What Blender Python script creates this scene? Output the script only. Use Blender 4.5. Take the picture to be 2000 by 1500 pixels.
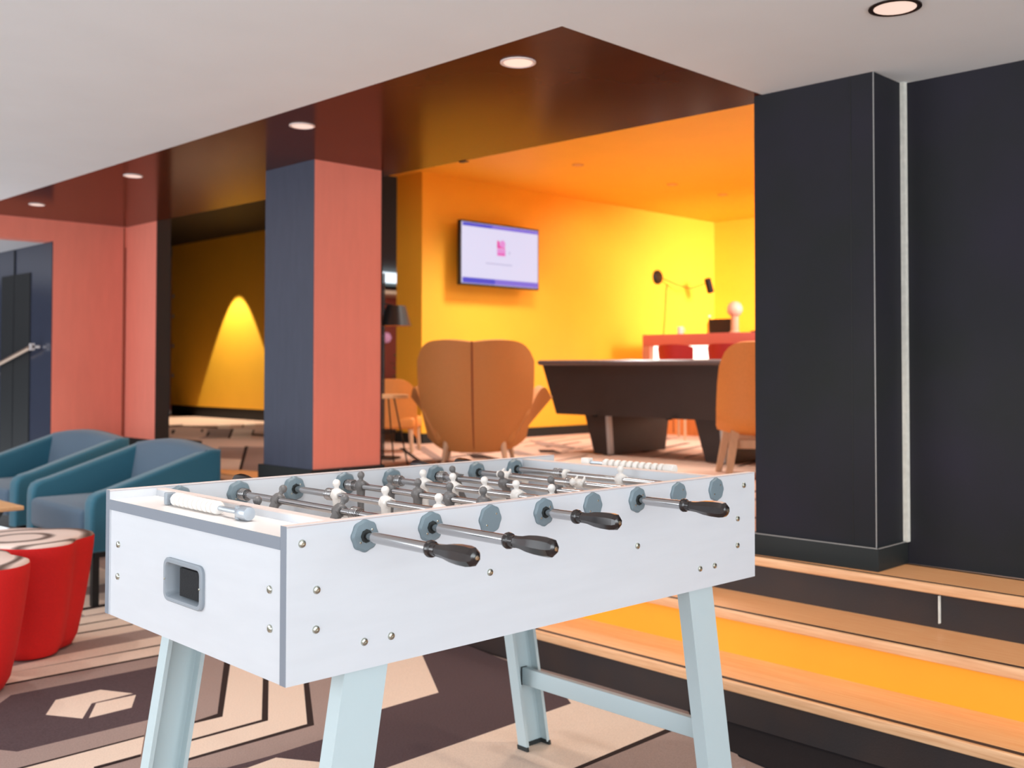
import bpy, bmesh, math, random
from mathutils import Vector, Matrix
random.seed(7)
PI = math.pi
for _o in list(bpy.data.objects):
    bpy.data.objects.remove(_o, do_unlink=True)
SC = bpy.context.scene
C = SC.collection

# ------------------------------------------------------------------ camera
FPX, PITCH, ROLL, YAW, CY = 2052.28, 0.0249383, 0.00153186, 0.7866476, 668.6
CAMH = 1.144
cd = bpy.data.cameras.new('camera'); cam = bpy.data.objects.new('camera', cd); C.objects.link(cam)
cd.sensor_width = 36.0; cd.lens = FPX / 2000 * 36.0
cd.shift_y = (CY - 750) / 2000.0
cd.clip_start = 0.05; cd.clip_end = 200
def _cam():
    sr, cr = math.sin(YAW), math.cos(YAW)
    right = Vector((sr, -cr, 0)); fwd = Vector((cr, sr, 0)); up = Vector((0, 0, 1))
    cp, sp = math.cos(PITCH), math.sin(PITCH); c2, s2 = math.cos(ROLL), math.sin(ROLL)
    P = Matrix(((1, 0, 0), (0, cp, sp), (0, -sp, cp)))
    Q = Matrix(((c2, 0, s2), (0, 1, 0), (-s2, 0, c2)))
    M = Q @ P
    rows = [right * M[i][0] + fwd * M[i][1] + up * M[i][2] for i in range(3)]
    X, Yf, Z = rows
    m = Matrix((X, Z, -Yf)).transposed().to_4x4()
    m.translation = Vector((0, 0, CAMH))
    return m
cam.matrix_world = _cam()
cd.dof.use_dof = True; cd.dof.focus_distance = 2.15; cd.dof.aperture_fstop = 4.5
SC.camera = cam

# ------------------------------------------------------------------ light and exposure
SC.view_settings.view_transform = 'Standard'; SC.view_settings.look = 'None'
SC.view_settings.exposure = 0.45; SC.view_settings.gamma = 1.0; SC.view_settings.use_curve_mapping = False
W = bpy.data.worlds.new('daylight'); SC.world = W; W.use_nodes = True
W.node_tree.nodes['Background'].inputs[0].default_value = (0.86, 0.94, 1.0, 1)
W.node_tree.nodes['Background'].inputs[1].default_value = 1.25
def area(name, loc, target, sx, sy, power, color=(1, 1, 1), spread=180):
    l = bpy.data.lights.new(name, 'AREA'); l.shape = 'RECTANGLE'; l.size = sx; l.size_y = sy
    l.energy = power; l.color = color; l.spread = math.radians(spread)
    o = bpy.data.objects.new(name, l); C.objects.link(o); o.location = loc
    o.rotation_euler = (Vector(target) - Vector(loc)).to_track_quat('-Z', 'Y').to_euler()
    return o
def spot(name, loc, target, power, angle, blend=0.4, color=(1, .86, .7), rad=0.03):
    l = bpy.data.lights.new(name, 'SPOT'); l.energy = power; l.spot_size = math.radians(angle); l.spot_blend = blend
    l.color = color; l.shadow_soft_size = rad
    o = bpy.data.objects.new(name, l); C.objects.link(o); o.location = loc
    o.rotation_euler = (Vector(target) - Vector(loc)).to_track_quat('-Z', 'Y').to_euler()
    return o
# daylight from the window fronts behind and left of the camera, plus an added front fill
area('window_daylight', (-3.2, -1.6, 1.35), (2.0, 2.0, 0.9), 4.5, 1.6, 68, (0.89, 0.95, 1.0))
area('front_fill', (1.2, -3.7, 1.35), (2.2, 3.0, 1.2), 4.5, 1.7, 104, (0.90, 0.96, 1.0))  # unseen fill light, added to brighten the coral faces
area('side_window_daylight', (-2.6, 5.0, 1.3), (2.0, 4.4, 0.8), 4.0, 1.6, 90, (0.92, 0.96, 1.0))

# ------------------------------------------------------------------ materials
def lin(c): return tuple(((v / 255.0) / 12.92 if v / 255.0 <= 0.04045 else ((v / 255.0 + 0.055) / 1.055) ** 2.4) for v in c)
MATS = {}
def mat(name, rgb, rough=0.5, metal=0.0, spec=0.5, noise=0.0, nscale=60.0, bump=0.0, bscale=200.0, emit=0.0, rgb2=None, coat=0.0, stretch=None, sheen=0.0):
    if name in MATS: return MATS[name]
    m = bpy.data.materials.new(name); m.use_nodes = True; nt = m.node_tree; b = nt.nodes['Principled BSDF']
    c1 = (*lin(rgb), 1)
    b.inputs['Base Color'].default_value = c1; b.inputs['Roughness'].default_value = rough
    b.inputs['Metallic'].default_value = metal; b.inputs['Specular IOR Level'].default_value = spec
    b.inputs['Coat Weight'].default_value = coat; b.inputs['Sheen Weight'].default_value = sheen
    tc = nt.nodes.new('ShaderNodeTexCoord'); src = tc.outputs['Object']
    if stretch:
        mp = nt.nodes.new('ShaderNodeMapping'); mp.inputs['Scale'].default_value = stretch
        nt.links.new(src, mp.inputs[0]); src = mp.outputs[0]
    if noise > 0 or rgb2:
        n = nt.nodes.new('ShaderNodeTexNoise'); n.inputs['Scale'].default_value = nscale; n.inputs['Detail'].default_value = 4
        nt.links.new(src, n.inputs['Vector'])
        mx = nt.nodes.new('ShaderNodeMix'); mx.data_type = 'RGBA'
        mr = nt.nodes.new('ShaderNodeMapRange'); mr.inputs[1].default_value = .3; mr.inputs[2].default_value = .7
        nt.links.new(n.outputs['Fac'], mr.inputs[0]); nt.links.new(mr.outputs[0], mx.inputs[0])
        if rgb2: mx.inputs[6].default_value = c1; mx.inputs[7].default_value = (*lin(rgb2), 1)
        else:
            mx.inputs[6].default_value = tuple(v * (1 - noise) for v in c1[:3]) + (1,)
            mx.inputs[7].default_value = tuple(min(1, v * (1 + noise)) for v in c1[:3]) + (1,)
        nt.links.new(mx.outputs[2], b.inputs['Base Color'])
    if bump > 0:
        n2 = nt.nodes.new('ShaderNodeTexNoise'); n2.inputs['Scale'].default_value = bscale; n2.inputs['Detail'].default_value = 3
        nt.links.new(src, n2.inputs['Vector'])
        bp = nt.nodes.new('ShaderNodeBump'); bp.inputs['Strength'].default_value = bump; bp.inputs['Distance'].default_value = 0.002
        nt.links.new(n2.outputs['Fac'], bp.inputs['Height']); nt.links.new(bp.outputs[0], b.inputs['Normal'])
    if emit > 0:
        if name.startswith('screen'): b.inputs['Base Color'].default_value = (.02, .02, .02, 1)
        b.inputs['Emission Color'].default_value = c1; b.inputs['Emission Strength'].default_value = emit
    MATS[name] = m
    return m
white = mat('white_laminate', (203, 206, 211), .38, noise=.02, nscale=5, bump=.05, bscale=400, stretch=(1, 1, 8))
shelfw = mat('white_shelf', (238, 232, 228), .3)
topband = mat('pale_edge_band', (222, 205, 198), .5)
greyband = mat('grey_edge_band', (122, 129, 140), .5)
legm = mat('grey_powder_coat', (182, 198, 202), .45, bump=.05)
chrome = mat('chrome', (188, 186, 186), .14, metal=1)
zinc = mat('zinc_bolt', (190, 192, 180), .28, metal=1)
blackp = mat('black_plastic', (34, 27, 26), .22, noise=.2, nscale=80, spec=.7)
greyp = mat('grey_bushing', (112, 128, 136), .42, bump=.08)
greym = mat('grey_player', (104, 101, 100), .4)
whitem = mat('white_player', (228, 222, 216), .4)
fieldm = mat('playfield', (205, 196, 190), .4)
rubber = mat('black_rubber', (40, 45, 45), .7)
alu = mat('cast_grey_plastic', (140, 148, 156), .4)
netm = mat('black_net', (22, 24, 28), .9, bump=.8, bscale=300)
ceilm = mat('ceiling_white', (236, 246, 251), .85, noise=.015, nscale=3)
gloss = mat('gloss_brown_soffit', (84, 36, 14), .16, spec=.04, noise=.12, nscale=4, bump=.02, bscale=15)
coral = mat('coral_panel', (233, 134, 114), .6, noise=.03, nscale=4, stretch=(6, 6, 1))
navy = mat('navy_panel', (62, 66, 82), .5, noise=.08, nscale=5, stretch=(6, 6, 1))
dark = mat('charcoal_wall', (38, 40, 40), .65, spec=.12, rgb2=(43, 41, 50), nscale=2.2, bump=.25, bscale=350)
dark2 = mat('black_wall', (14, 14, 15), .6)
plinth = mat('black_plinth', (40, 43, 43), .55, spec=.2, bump=.15)
yellow = mat('yellow_paint', (253, 188, 50), .6, noise=.02, nscale=3)
ydoor = mat('mustard_panel', (228, 150, 10), .6)
woodm = mat('beech_tread', (240, 168, 112), .42, rgb2=(248, 188, 134), nscale=5, stretch=(22, 1.2, 22))
nosem = mat('beech_nosing', (242, 192, 146), .42, rgb2=(222, 164, 118), nscale=5, stretch=(22, 1.2, 22))
groovem = mat('rubber_insert', (62, 42, 34), .7)
riserd = mat('black_riser', (34, 29, 31), .55, rgb2=(52, 36, 30), nscale=4, bump=.2)
risery = mat('yellow_riser', (255, 172, 36), .55, noise=.02, nscale=6)
cb = mat('carpet_beige', (222, 198, 180), .95, noise=.10, nscale=260, bump=.5, bscale=600, spec=.1)
ct = mat('carpet_taupe', (156, 134, 126), .95, noise=.13, nscale=260, bump=.5, bscale=600, spec=.1)
cdk = mat('carpet_dark_line', (52, 40, 38), .95, noise=.1, nscale=260, spec=.1)
ck = mat('carpet_charcoal', (84, 68, 70), .95, noise=.16, nscale=200, bump=.5, bscale=600, spec=.1)
ckk = mat('carpet_black', (40, 36, 38), .95, noise=.16, nscale=200, bump=.5, bscale=600, spec=.1)
cup = mat('carpet_upper', (212, 178, 160), .95, noise=.1, nscale=160, bump=.4, bscale=500, spec=.1)
teal = mat('teal_upholstery', (30, 92, 112), .75, noise=.06, nscale=200, bump=.2, bscale=500, sheen=.25)
tealg = mat('blue_grey_upholstery', (70, 92, 112), .8, noise=.06, nscale=200, bump=.2, bscale=500, sheen=.2)
redm = mat('red_felt', (212, 16, 14), .8, noise=.08, nscale=220, bump=.3, bscale=500)
tan = mat('tan_leather', (190, 122, 62), .7, noise=.07, nscale=160, bump=.15, bscale=400)
tan2 = mat('orange_shell_fabric', (226, 142, 66), .6, noise=.06, nscale=120)
seam = mat('brown_seam', (130, 62, 30), .8)
brownm = mat('brown_leather', (120, 66, 36), .6)
ash = mat('ash_legs', (206, 170, 138), .5, noise=.06, nscale=8, stretch=(8, 8, 1))
tabtop = mat('oak_table_top', (232, 186, 138), .45, rgb2=(222, 170, 118), nscale=5, stretch=(20, 1, 20))
blackm = mat('black_metal', (20, 20, 22), .4, metal=.3)
silver = mat('brushed_aluminium', (176, 184, 192), .35, metal=.7)
poolb = mat('black_pool_cabinet', (38, 32, 34), .45, noise=.1, nscale=6)
poolr = mat('pool_top_rail', (92, 78, 78), .3)
felt = mat('pool_cloth', (60, 70, 66), .9)
deskred = mat('red_counter', (196, 100, 90), .4)
deskwood = mat('desk_wood_front', (232, 150, 90), .5, rgb2=(214, 130, 70), nscale=4, stretch=(1, 14, 1))
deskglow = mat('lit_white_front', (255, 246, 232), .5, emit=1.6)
redseat = mat('dark_red_seat', (150, 12, 8), .6)
blk = mat('black_body', (18, 18, 20), .4)
pinkw = mat('pale_pink_glass', (236, 186, 166), .4)
scrw = mat('screen_white', (222, 222, 250), .3, emit=.68)
scrb = mat('screen_blue', (40, 62, 214), .3, emit=.62)
scrv = mat('screen_violet', (120, 108, 230), .3, emit=.62)
scrm = mat('screen_magenta', (226, 40, 160), .3, emit=.7)
scrp = mat('screen_pink', (226, 140, 214), .3, emit=.7)
scrg = mat('screen_grey_line', (184, 184, 222), .3, emit=.65)
lamprefl = mat('lamp_reflector', (238, 214, 200), .3, emit=.55)
lampdark = mat('lamp_bezel_bronze', (46, 30, 24), .4, metal=.5)
lampwhite = mat('lamp_bezel_white', (232, 214, 208), .4)
plaster = mat('white_filler_strip', (222, 220, 210), .7, noise=.1, nscale=40)
greyceil = mat('niche_ceiling', (196, 190, 192), .8)
nichedark = mat('gloss_navy_panel', (48, 52, 68), .2, spec=.6)
brass = mat('brushed_brass_rail', (190, 158, 136), .3, metal=.8)
steel = mat('white_metal_bracket', (225, 215, 212), .3, metal=.4)
leaf = mat('leaf_green', (58, 96, 40), .6)
redwall = mat('red_brown_wall', (150, 60, 40), .7)
cream = mat('cream_mug', (230, 210, 200), .5)

# ------------------------------------------------------------------ helpers
class MB:
    """collects shapes, then becomes one mesh object"""
    def __init__(s): s.v = []; s.f = []; s.m = []; s.mats = []
    def mi(s, m):
        if m not in s.mats: s.mats.append(m)
        return s.mats.index(m)
    def add(s, vs, fs, m, M=None):
        o = len(s.v); k = s.mi(m)
        s.v += [tuple(M @ Vector(p)) if M else tuple(p) for p in vs]
        s.f += [[i + o for i in f] for f in fs]; s.m += [k] * len(fs)
        return s
    def box(s, a, b, m, M=None, bev=0.0):
        x0, y0, z0 = a; x1, y1, z1 = b
        if bev <= 0:
            vs = [(x0, y0, z0), (x1, y0, z0), (x1, y1, z0), (x0, y1, z0), (x0, y0, z1), (x1, y0, z1), (x1, y1, z1), (x0, y1, z1)]
            return s.add(vs, [(0, 3, 2, 1), (4, 5, 6, 7), (0, 1, 5, 4), (1, 2, 6, 5), (2, 3, 7, 6), (3, 0, 4, 7)], m, M)
        bm = bmesh.new(); bmesh.ops.create_cube(bm, size=1)
        for v in bm.verts: v.co = Vector(((x0 + x1) / 2 + v.co.x * (x1 - x0), (y0 + y1) / 2 + v.co.y * (y1 - y0), (z0 + z1) / 2 + v.co.z * (z1 - z0)))
        bmesh.ops.bevel(bm, geom=bm.edges[:], offset=bev, segments=3, affect='EDGES', profile=.5)
        s.bm(bm, m, M); return s
    def bm(s, bm, m, M=None):
        bm.verts.index_update()
        s.add([v.co[:] for v in bm.verts], [[v.index for v in f.verts] for f in bm.faces], m, M); bm.free()
    def prism(s, poly, z0, z1, m, M=None):
        n = len(poly); vs = [(x, y, z0) for x, y in poly] + [(x, y, z1) for x, y in poly]
        fs = [list(range(n))[::-1], list(range(n, 2 * n))] + [(i, (i + 1) % n, n + (i + 1) % n, n + i) for i in range(n)]
        return s.add(vs, fs, m, M)
    def lathe(s, prof, seg, m, M=None, phase=0.0, fn=None):
        vs = []; fs = []
        for r, z in prof:
            for i in range(seg):
                a = 2 * PI * i / seg + phase; q = fn(a, z) if fn else 1
                vs.append((r * q * math.cos(a), r * q * math.sin(a), z))
        for j in range(len(prof) - 1):
            for i in range(seg):
                a = j * seg + i; b = j * seg + (i + 1) % seg; fs.append((a, b, b + seg, a + seg))
        fs.append(list(range(seg))[::-1]); fs.append([len(vs) - seg + i for i in range(seg)])
        return s.add(vs, fs, m, M)
    def tube(s, pts, r, m, seg=8, M=None, cap=True):
        pts = [Vector(p) for p in pts]; vs = []; fs = []; n = len(pts)
        rs = r if isinstance(r, (list, tuple)) else [r] * n
        prev = None
        for i, p in enumerate(pts):
            d = (pts[min(i + 1, n - 1)] - pts[max(i - 1, 0)]).normalized()
            if prev is None:
                u = d.orthogonal().normalized()
            else:
                u = (prev - d * prev.dot(d)).normalized()
            prev = u; w = d.cross(u)
            for k in range(seg):
                a = 2 * PI * k / seg; vs.append(tuple(p + (u * math.cos(a) + w * math.sin(a)) * rs[i]))
        for i in range(n - 1):
            for k in range(seg):
                a = i * seg + k; b = i * seg + (k + 1) % seg; fs.append((a, b, b + seg, a + seg))
        if cap: fs.append(list(range(seg))[::-1]); fs.append([(n - 1) * seg + k for k in range(seg)])
        return s.add(vs, fs, m, M)
    def loft(s, rings, m, M=None, cap=True):
        n = len(rings[0]); vs = [p for r in rings for p in r]; fs = []
        for j in range(len(rings) - 1):
            for i in range(n):
                a = j * n + i; b = j * n + (i + 1) % n; fs.append((a, b, b + n, a + n))
        if cap: fs.append(list(range(n))[::-1]); fs.append([(len(rings) - 1) * n + k for k in range(n)])
        return s.add(vs, fs, m, M)
    def mesh(s, name, smooth=35):
        me = bpy.data.meshes.new(name); me.from_pydata(s.v, [], s.f)
        for m in s.mats: me.materials.append(m)
        me.polygons.foreach_set('material_index', s.m); me.update()
        bm = bmesh.new(); bm.from_mesh(me); bmesh.ops.recalc_face_normals(bm, faces=bm.faces[:]); bm.to_mesh(me); bm.free()
        if smooth:
            me.polygons.foreach_set('use_smooth', [True] * len(me.polygons)); me.set_sharp_from_angle(angle=math.radians(smooth))
        return me
    def build(s, name, parent=None, loc=(0, 0, 0), rot=(0, 0, 0), smooth=35):
        o = bpy.data.objects.new(name, s.mesh(name, smooth)); C.objects.link(o); o.location = loc; o.rotation_euler = rot
        if parent is not None: o.parent = parent
        return o
def T(x, y, z, rx=0, ry=0, rz=0):
    from mathutils import Euler
    return Matrix.Translation((x, y, z)) @ Euler((rx, ry, rz)).to_matrix().to_4x4()
def tag(o, label, cat, group=None):
    o['label'] = label; o['category'] = cat
    if group: o['group'] = group
    return o
def thing(name, label, cat, loc=(0, 0, 0), rz=0.0, group=None):
    o = bpy.data.objects.new(name, None); C.objects.link(o); o.location = loc; o.rotation_euler = (0, 0, rz); o.empty_display_size = .1
    return tag(o, label, cat, group)
def struct(o): o['kind'] = 'structure'; return o
def inst(src, parent=None, loc=None, rot=None, name=None):
    o = src.copy(); C.objects.link(o)
    if parent is not None: o.parent = parent
    if loc is not None: o.location = loc
    if rot is not None: o.rotation_euler = rot
    return o
def dup(root, loc, rz, label, group=None):
    r = root.copy(); C.objects.link(r); r.location = loc; r.rotation_euler = (0, 0, rz); r['label'] = label
    if group: r['group'] = group
    for ch in list(root.children):
        c = ch.copy(); C.objects.link(c); c.parent = r
        for g in list(ch.children):
            d = g.copy(); C.objects.link(d); d.parent = c
    return r
def rrect(w, h, r, n=5):
    pts = []
    for cx, cy, a0 in ((w / 2 - r, h / 2 - r, 0), (-w / 2 + r, h / 2 - r, PI / 2), (-w / 2 + r, -h / 2 + r, PI), (w / 2 - r, -h / 2 + r, 1.5 * PI)):
        for i in range(n + 1):
            a = a0 + PI / 2 * i / n; pts.append((cx + r * math.cos(a), cy + r * math.sin(a)))
    return pts

# carpet inlay outlines in floor metres
LOW = [('b',[(2.004,4.824),(2.306,4.802),(2.133,4.256),(2.131,4.403),(1.810,4.399)]),
('d',[(1.957,4.692),(2.139,4.691),(2.131,4.675),(1.949,4.672)]),
('d',[(1.895,4.548),(2.140,4.540),(2.131,4.520),(1.884,4.527)]),
('t',[(1.810,4.399),(2.137,4.405),(2.144,4.258),(1.705,4.246)]),
('b',[(1.705,4.246),(2.142,4.252),(2.057,4.112),(1.435,4.135),(1.461,4.210)]),
('d',[(1.466,4.134),(2.063,4.120),(2.052,4.100),(1.459,4.112)]),
('b',[(1.435,4.135),(2.052,4.100),(1.982,3.973),(1.385,3.987)]),
('d',[(1.389,4.001),(1.986,3.978),(1.973,3.955),(1.381,3.978)]),
('t',[(1.381,3.978),(1.973,3.955),(1.899,3.829),(1.371,3.842),(1.279,3.680)]),
('k',[(1.373,3.848),(1.907,3.827),(1.594,3.265),(1.187,3.270),(1.132,3.362),(1.248,3.710)]),
('b',[(1.378,3.551),(1.462,3.684),(1.621,3.690),(1.684,3.567),(1.535,3.562),(1.448,3.429)]),
('b',[(1.465,3.419),(1.546,3.552),(1.684,3.545),(1.611,3.423)]),
('t',[(1.132,3.362),(1.187,3.270),(1.594,3.265),(1.519,3.138),(1.135,3.131),(1.055,3.130)]),
('d',[(1.137,3.137),(1.519,3.140),(1.513,3.127),(1.132,3.122)]),
('b',[(1.132,3.122),(1.513,3.127),(1.438,2.991),(1.295,2.984),(1.114,2.954)]),
('d',[(1.298,2.992),(1.439,2.993),(1.433,2.982),(1.292,2.979)]),
('t',[(2.128,3.936),(2.108,3.682),(1.785,3.160),(1.674,3.144)]),
('d',[(2.121,3.712),(2.119,3.662),(1.780,3.123),(1.761,3.123),(1.666,3.129),(1.674,3.144),(1.783,3.162)]),
('b',[(2.119,3.662),(2.110,3.415),(1.855,3.007),(1.599,3.002),(1.666,3.129),(1.780,3.123)]),
('d',[(2.110,3.415),(2.114,3.381),(1.865,2.985),(1.590,2.985),(1.599,3.002),(1.855,3.007)]),
('b',[(2.114,3.381),(2.104,3.272),(2.181,3.255),(1.936,2.868),(1.517,2.862),(1.590,2.985),(1.865,2.985)]),
('d',[(2.192,3.274),(2.218,3.278),(1.945,2.842),(1.507,2.843),(1.517,2.862),(1.936,2.868)]),
('t',[(2.218,3.278),(2.345,3.309),(1.957,2.713),(1.703,2.706),(1.567,2.718),(1.484,2.800),(1.507,2.843),(1.945,2.842)]),
('k',[(1.961,2.719),(1.705,2.709),(1.560,2.715),(1.603,2.674),(1.705,2.685),(1.810,2.509)]),
('b',[(1.554,2.704),(1.603,2.674),(1.705,2.685),(1.810,2.509),(1.766,2.448),(1.506,2.620)]),
('b',[(2.532,3.326),(2.762,3.287),(2.449,2.818),(2.144,2.815)]),
('k',[(2.759,3.289),(2.955,3.256),(2.892,2.880),(2.849,2.637),(2.692,2.407),(2.431,2.404),(1.883,2.394),(1.765,2.383),(2.144,2.815),(2.449,2.818)]),
('b',[(1.883,2.394),(2.431,2.404),(2.690,2.409),(2.849,2.637),(2.806,2.009),(2.260,2.006),(1.975,2.001),(1.767,2.207)]),
('d',[(2.788,2.031),(2.799,2.003),(2.272,2.003),(2.249,2.017)]),
('t',[(2.799,2.003),(2.834,1.908),(2.624,1.680),(2.218,1.760),(2.228,1.999)]),
('d',[(2.888,1.901),(2.891,1.877),(2.699,1.584),(2.677,1.606)]),
('b',[(2.894,1.879),(2.895,1.742),(2.764,1.520),(2.693,1.590)]),
('d',[(2.895,1.742),(2.899,1.706),(2.773,1.510),(2.757,1.526)]),
('b',[(2.899,1.706),(2.881,1.523),(2.831,1.453),(2.770,1.514)]),
('d',[(2.887,1.526),(2.892,1.504),(2.844,1.440),(2.828,1.456)]),
('b',[(2.892,1.504),(2.892,1.402),(2.841,1.443)])]
UPP = [('d',[(6.293,12.052),(6.433,11.451),(6.270,11.161),(6.226,11.924)]),
('d',[(6.118,12.216),(6.395,12.248),(6.194,11.862),(5.991,11.869)]),
('b',[(6.786,12.081),(6.829,11.839),(6.331,11.017),(6.270,11.161)]),
('t',[(6.145,11.192),(6.352,10.997),(5.494,9.571),(5.225,9.699),(5.536,10.069)]),
('d',[(6.352,10.997),(6.372,10.977),(5.484,9.517),(5.466,9.534)]),
('b',[(6.372,10.977),(6.467,10.717),(5.611,9.332),(5.484,9.517)]),
('d',[(6.403,10.611),(6.419,10.597),(6.044,10.016),(6.027,9.743),(5.919,9.567),(5.893,9.800)]),
('d',[(6.860,11.613),(6.877,11.598),(6.620,11.184),(6.606,11.197)]),
('b',[(7.146,12.052),(7.169,11.822),(6.718,11.091),(6.622,11.182)]),
('t',[(4.812,8.552),(4.963,8.357),(4.281,7.252),(4.194,7.490)]),
('b',[(4.194,7.490),(4.281,7.252),(3.831,6.521),(3.745,6.729)]),
('d',[(5.021,8.455),(5.043,8.434),(3.843,6.510),(3.828,6.524)]),
('t',[(5.024,8.401),(5.113,8.213),(3.905,6.269),(3.843,6.510)]),
('d',[(5.091,10.775),(5.080,9.345),(4.915,9.041),(4.741,10.034)]),
('d',[(5.735,11.244),(5.766,11.215),(5.429,10.600),(5.410,10.618)]),
('d',[(6.038,11.124),(6.058,11.105),(5.816,10.687),(5.801,10.701)]),
('d',[(5.799,10.548),(5.819,10.530),(5.491,9.974),(5.473,9.992)]),
('d',[(5.885,7.311),(5.912,7.285),(5.064,5.987),(4.990,5.937)]),
('d',[(5.883,6.421),(5.935,6.296),(5.757,5.898),(5.639,6.080)]),
('d',[(6.639,6.332),(6.733,6.242),(6.529,5.954),(6.440,6.118)]),
('t',[(6.104,7.368),(6.167,7.307),(5.249,5.932),(5.197,5.982)]),
('t',[(6.250,7.049),(6.319,6.983),(6.009,6.453),(5.918,6.540)]),
('t',[(7.472,7.245),(7.267,6.627),(6.923,6.060),(7.023,6.672)]),
('t',[(6.352,6.442),(6.432,6.365),(6.209,5.959),(6.114,6.050)])]

# ------------------------------------------------------------------ room shell
ZC = 2.198; ZU = 0.436; ZH = 3.0
def slab(name, parts, **k):
    b = MB()
    for a, c, m in parts: b.box(a, c, m)
    return struct(b.build(name, **k))
fl = MB().box((-4.5, -4.0, -0.1), (2.93, 7.75, 0.0), ct).box((2.93, -4.0, -0.1), (3.5, 7.75, -0.02), ct)
floor = struct(fl.build('floor'))
CM = {'b': cb, 't': ct, 'd': cdk, 'k': ck}
def inlay(name, data, z, parent):
    b = MB()
    for i, (c, p) in enumerate(data): b.prism(p, z, z + .0004 + .00012 * i, CM[c])
    o = b.build(name, parent, smooth=0); o['kind'] = 'stuff'; return o
LOWX = [('b', [(-.6, 1.1), (.6, .9), (1.5, 1.9), (.9, 2.6), (.1, 2.5)]), ('k', [(-2.2, 3.2), (-.4, 3.0), (.3, 3.9), (-.6, 4.6), (-1.9, 4.4)]), ('b', [(-1.5, 3.7), (-.8, 3.5), (-.3, 4.0), (-1.0, 4.2)]),
        ('b', [(1.3, 5.4), (2.6, 5.5), (2.6, 6.0), (1.0, 5.9)]), ('b', [(.6, 6.4), (2.7, 6.5), (2.7, 7.0), (.4, 6.9)]), ('k', [(-2.4, 5.6), (.2, 5.4), (.6, 5.9), (-1.8, 6.3)]), ('b', [(2.05, 4.84), (2.85, 4.9), (2.85, 5.2), (2.1, 5.3)]),
        ('d', [(2.06, 4.95), (2.85, 5.02), (2.85, 5.06), (2.06, 5.0)]), ('k', [(2.62, -1), (2.93, -1), (2.93, 2.0), (2.7, 1.9)])]
inlay('carpet_pattern', LOWX + LOW, .0002, floor)
# border of plain black carpet along the foot of the steps
bb = MB().prism([(2.62, -2.0), (2.93, -2.0), (2.93, 2.1), (2.72, 1.9), (2.60, 1.35)], .0, .006, ckk); bo = bb.build('carpet_border', floor, smooth=0)

fu = MB().prism([(3.62, -1.5), (16.5, -1.5), (16.5, 17.5), (3.9, 17.5), (3.9, 7.4)], .33, ZU, cup)
floor_up = struct(fu.build('floor_upper'))
inlay('carpet_pattern', UPP, ZU + .0002, floor_up)
# diagonal stripes of the upper carpet near the pool table
sb = MB(); random.seed(3)
for i in range(44):
    y = 0.6 + i * .19 + random.uniform(-.03, .03); x0 = random.uniform(3.95, 4.6); ln = random.uniform(.5, 2.4); w = random.choice((.018, .03, .05))
    d = Vector((math.cos(.30), math.sin(.30))); n = Vector((-d.y, d.x)) * w
    for q in range(3):
        a = Vector((x0 + q * 2.6, y)) ; e = a + d * ln
        if 3.6 < a.y + 0 < 7.3 or a.x < 8:
            if e.y < 7.4 and a.x > 3.9: sb.prism([tuple(a), tuple(e), tuple(e + n), tuple(a + n)], ZU, ZU + .0005 + .00002 * (i % 7), ct if i % 3 == 0 else cdk)
so = sb.build('carpet_stripes', floor_up, smooth=0); so['kind'] = 'stuff'

# steps up to the upper floor
st = thing('stairs', 'three wide beech steps with black, yellow and brown risers up to the upper floor', 'steps', (2.896, 1.5, 0), -0.030)
Y0, Y1 = -5.0, 5.6
for k, (x, z, xe, rm) in enumerate(((0, .14, .273, riserd), (.273, .291, .553, risery), (.553, .436, .84, riserd))):
    zb = (0, .14, .291)[k]
    MB().box((x + .004, Y0, zb - (.02 if k == 0 else .001)), (x + .02, Y1, z - .03), rm).build('riser', st)
    t = MB().box((x + .030, Y0, z - .03), (xe + (.005 if k < 2 else 0), Y1, z), woodm, bev=0).build('tread', st)
    MB().box((x - .010, Y0, z - .032), (x + .006, Y1, z + .001), nosem, bev=.004).build('nosing', st)
    MB().box((x + .005, Y0, z - .03), (x + .030, Y1, z - .001), groovem).build('groove_strip', st)
MB().box((.545, -.02, .31), (.5575, -.0165, .40), plaster).build('joint_or_sheen_line', st)
MB().box((.3, Y0, 0), (.84, Y1, .13), dark2).build('step_core', st)

# low white ceiling and glossy brown soffit
cw = MB().box((-4.5, -4.0, ZC), (2.375, 7.7, ZC + .12), ceilm).box((2.375, -4.0, ZC), (3.9, 2.165, ZC + .12), ceilm)
struct(cw.build('ceiling'))
sof = MB().prism([(2.375, 2.165), (3.617, 2.165), (3.50, 7.12), (3.50, 7.7), (2.375, 7.7)], ZC, ZC + .05, gloss)
struct(sof.build('ceiling_soffit', smooth=0))
fas = MB().prism([(3.40, 2.165), (3.612, 2.165), (3.497, 7.12), (3.40, 7.12)], ZC + .05, ZH + .05, yellow)
struct(fas.build('trim_1', smooth=0))
MB_s = MB().box((3.575, 3.92, ZC - .004), (3.60, 3.97, ZC), blackm)
struct(MB_s.build('trim_2'))

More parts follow.
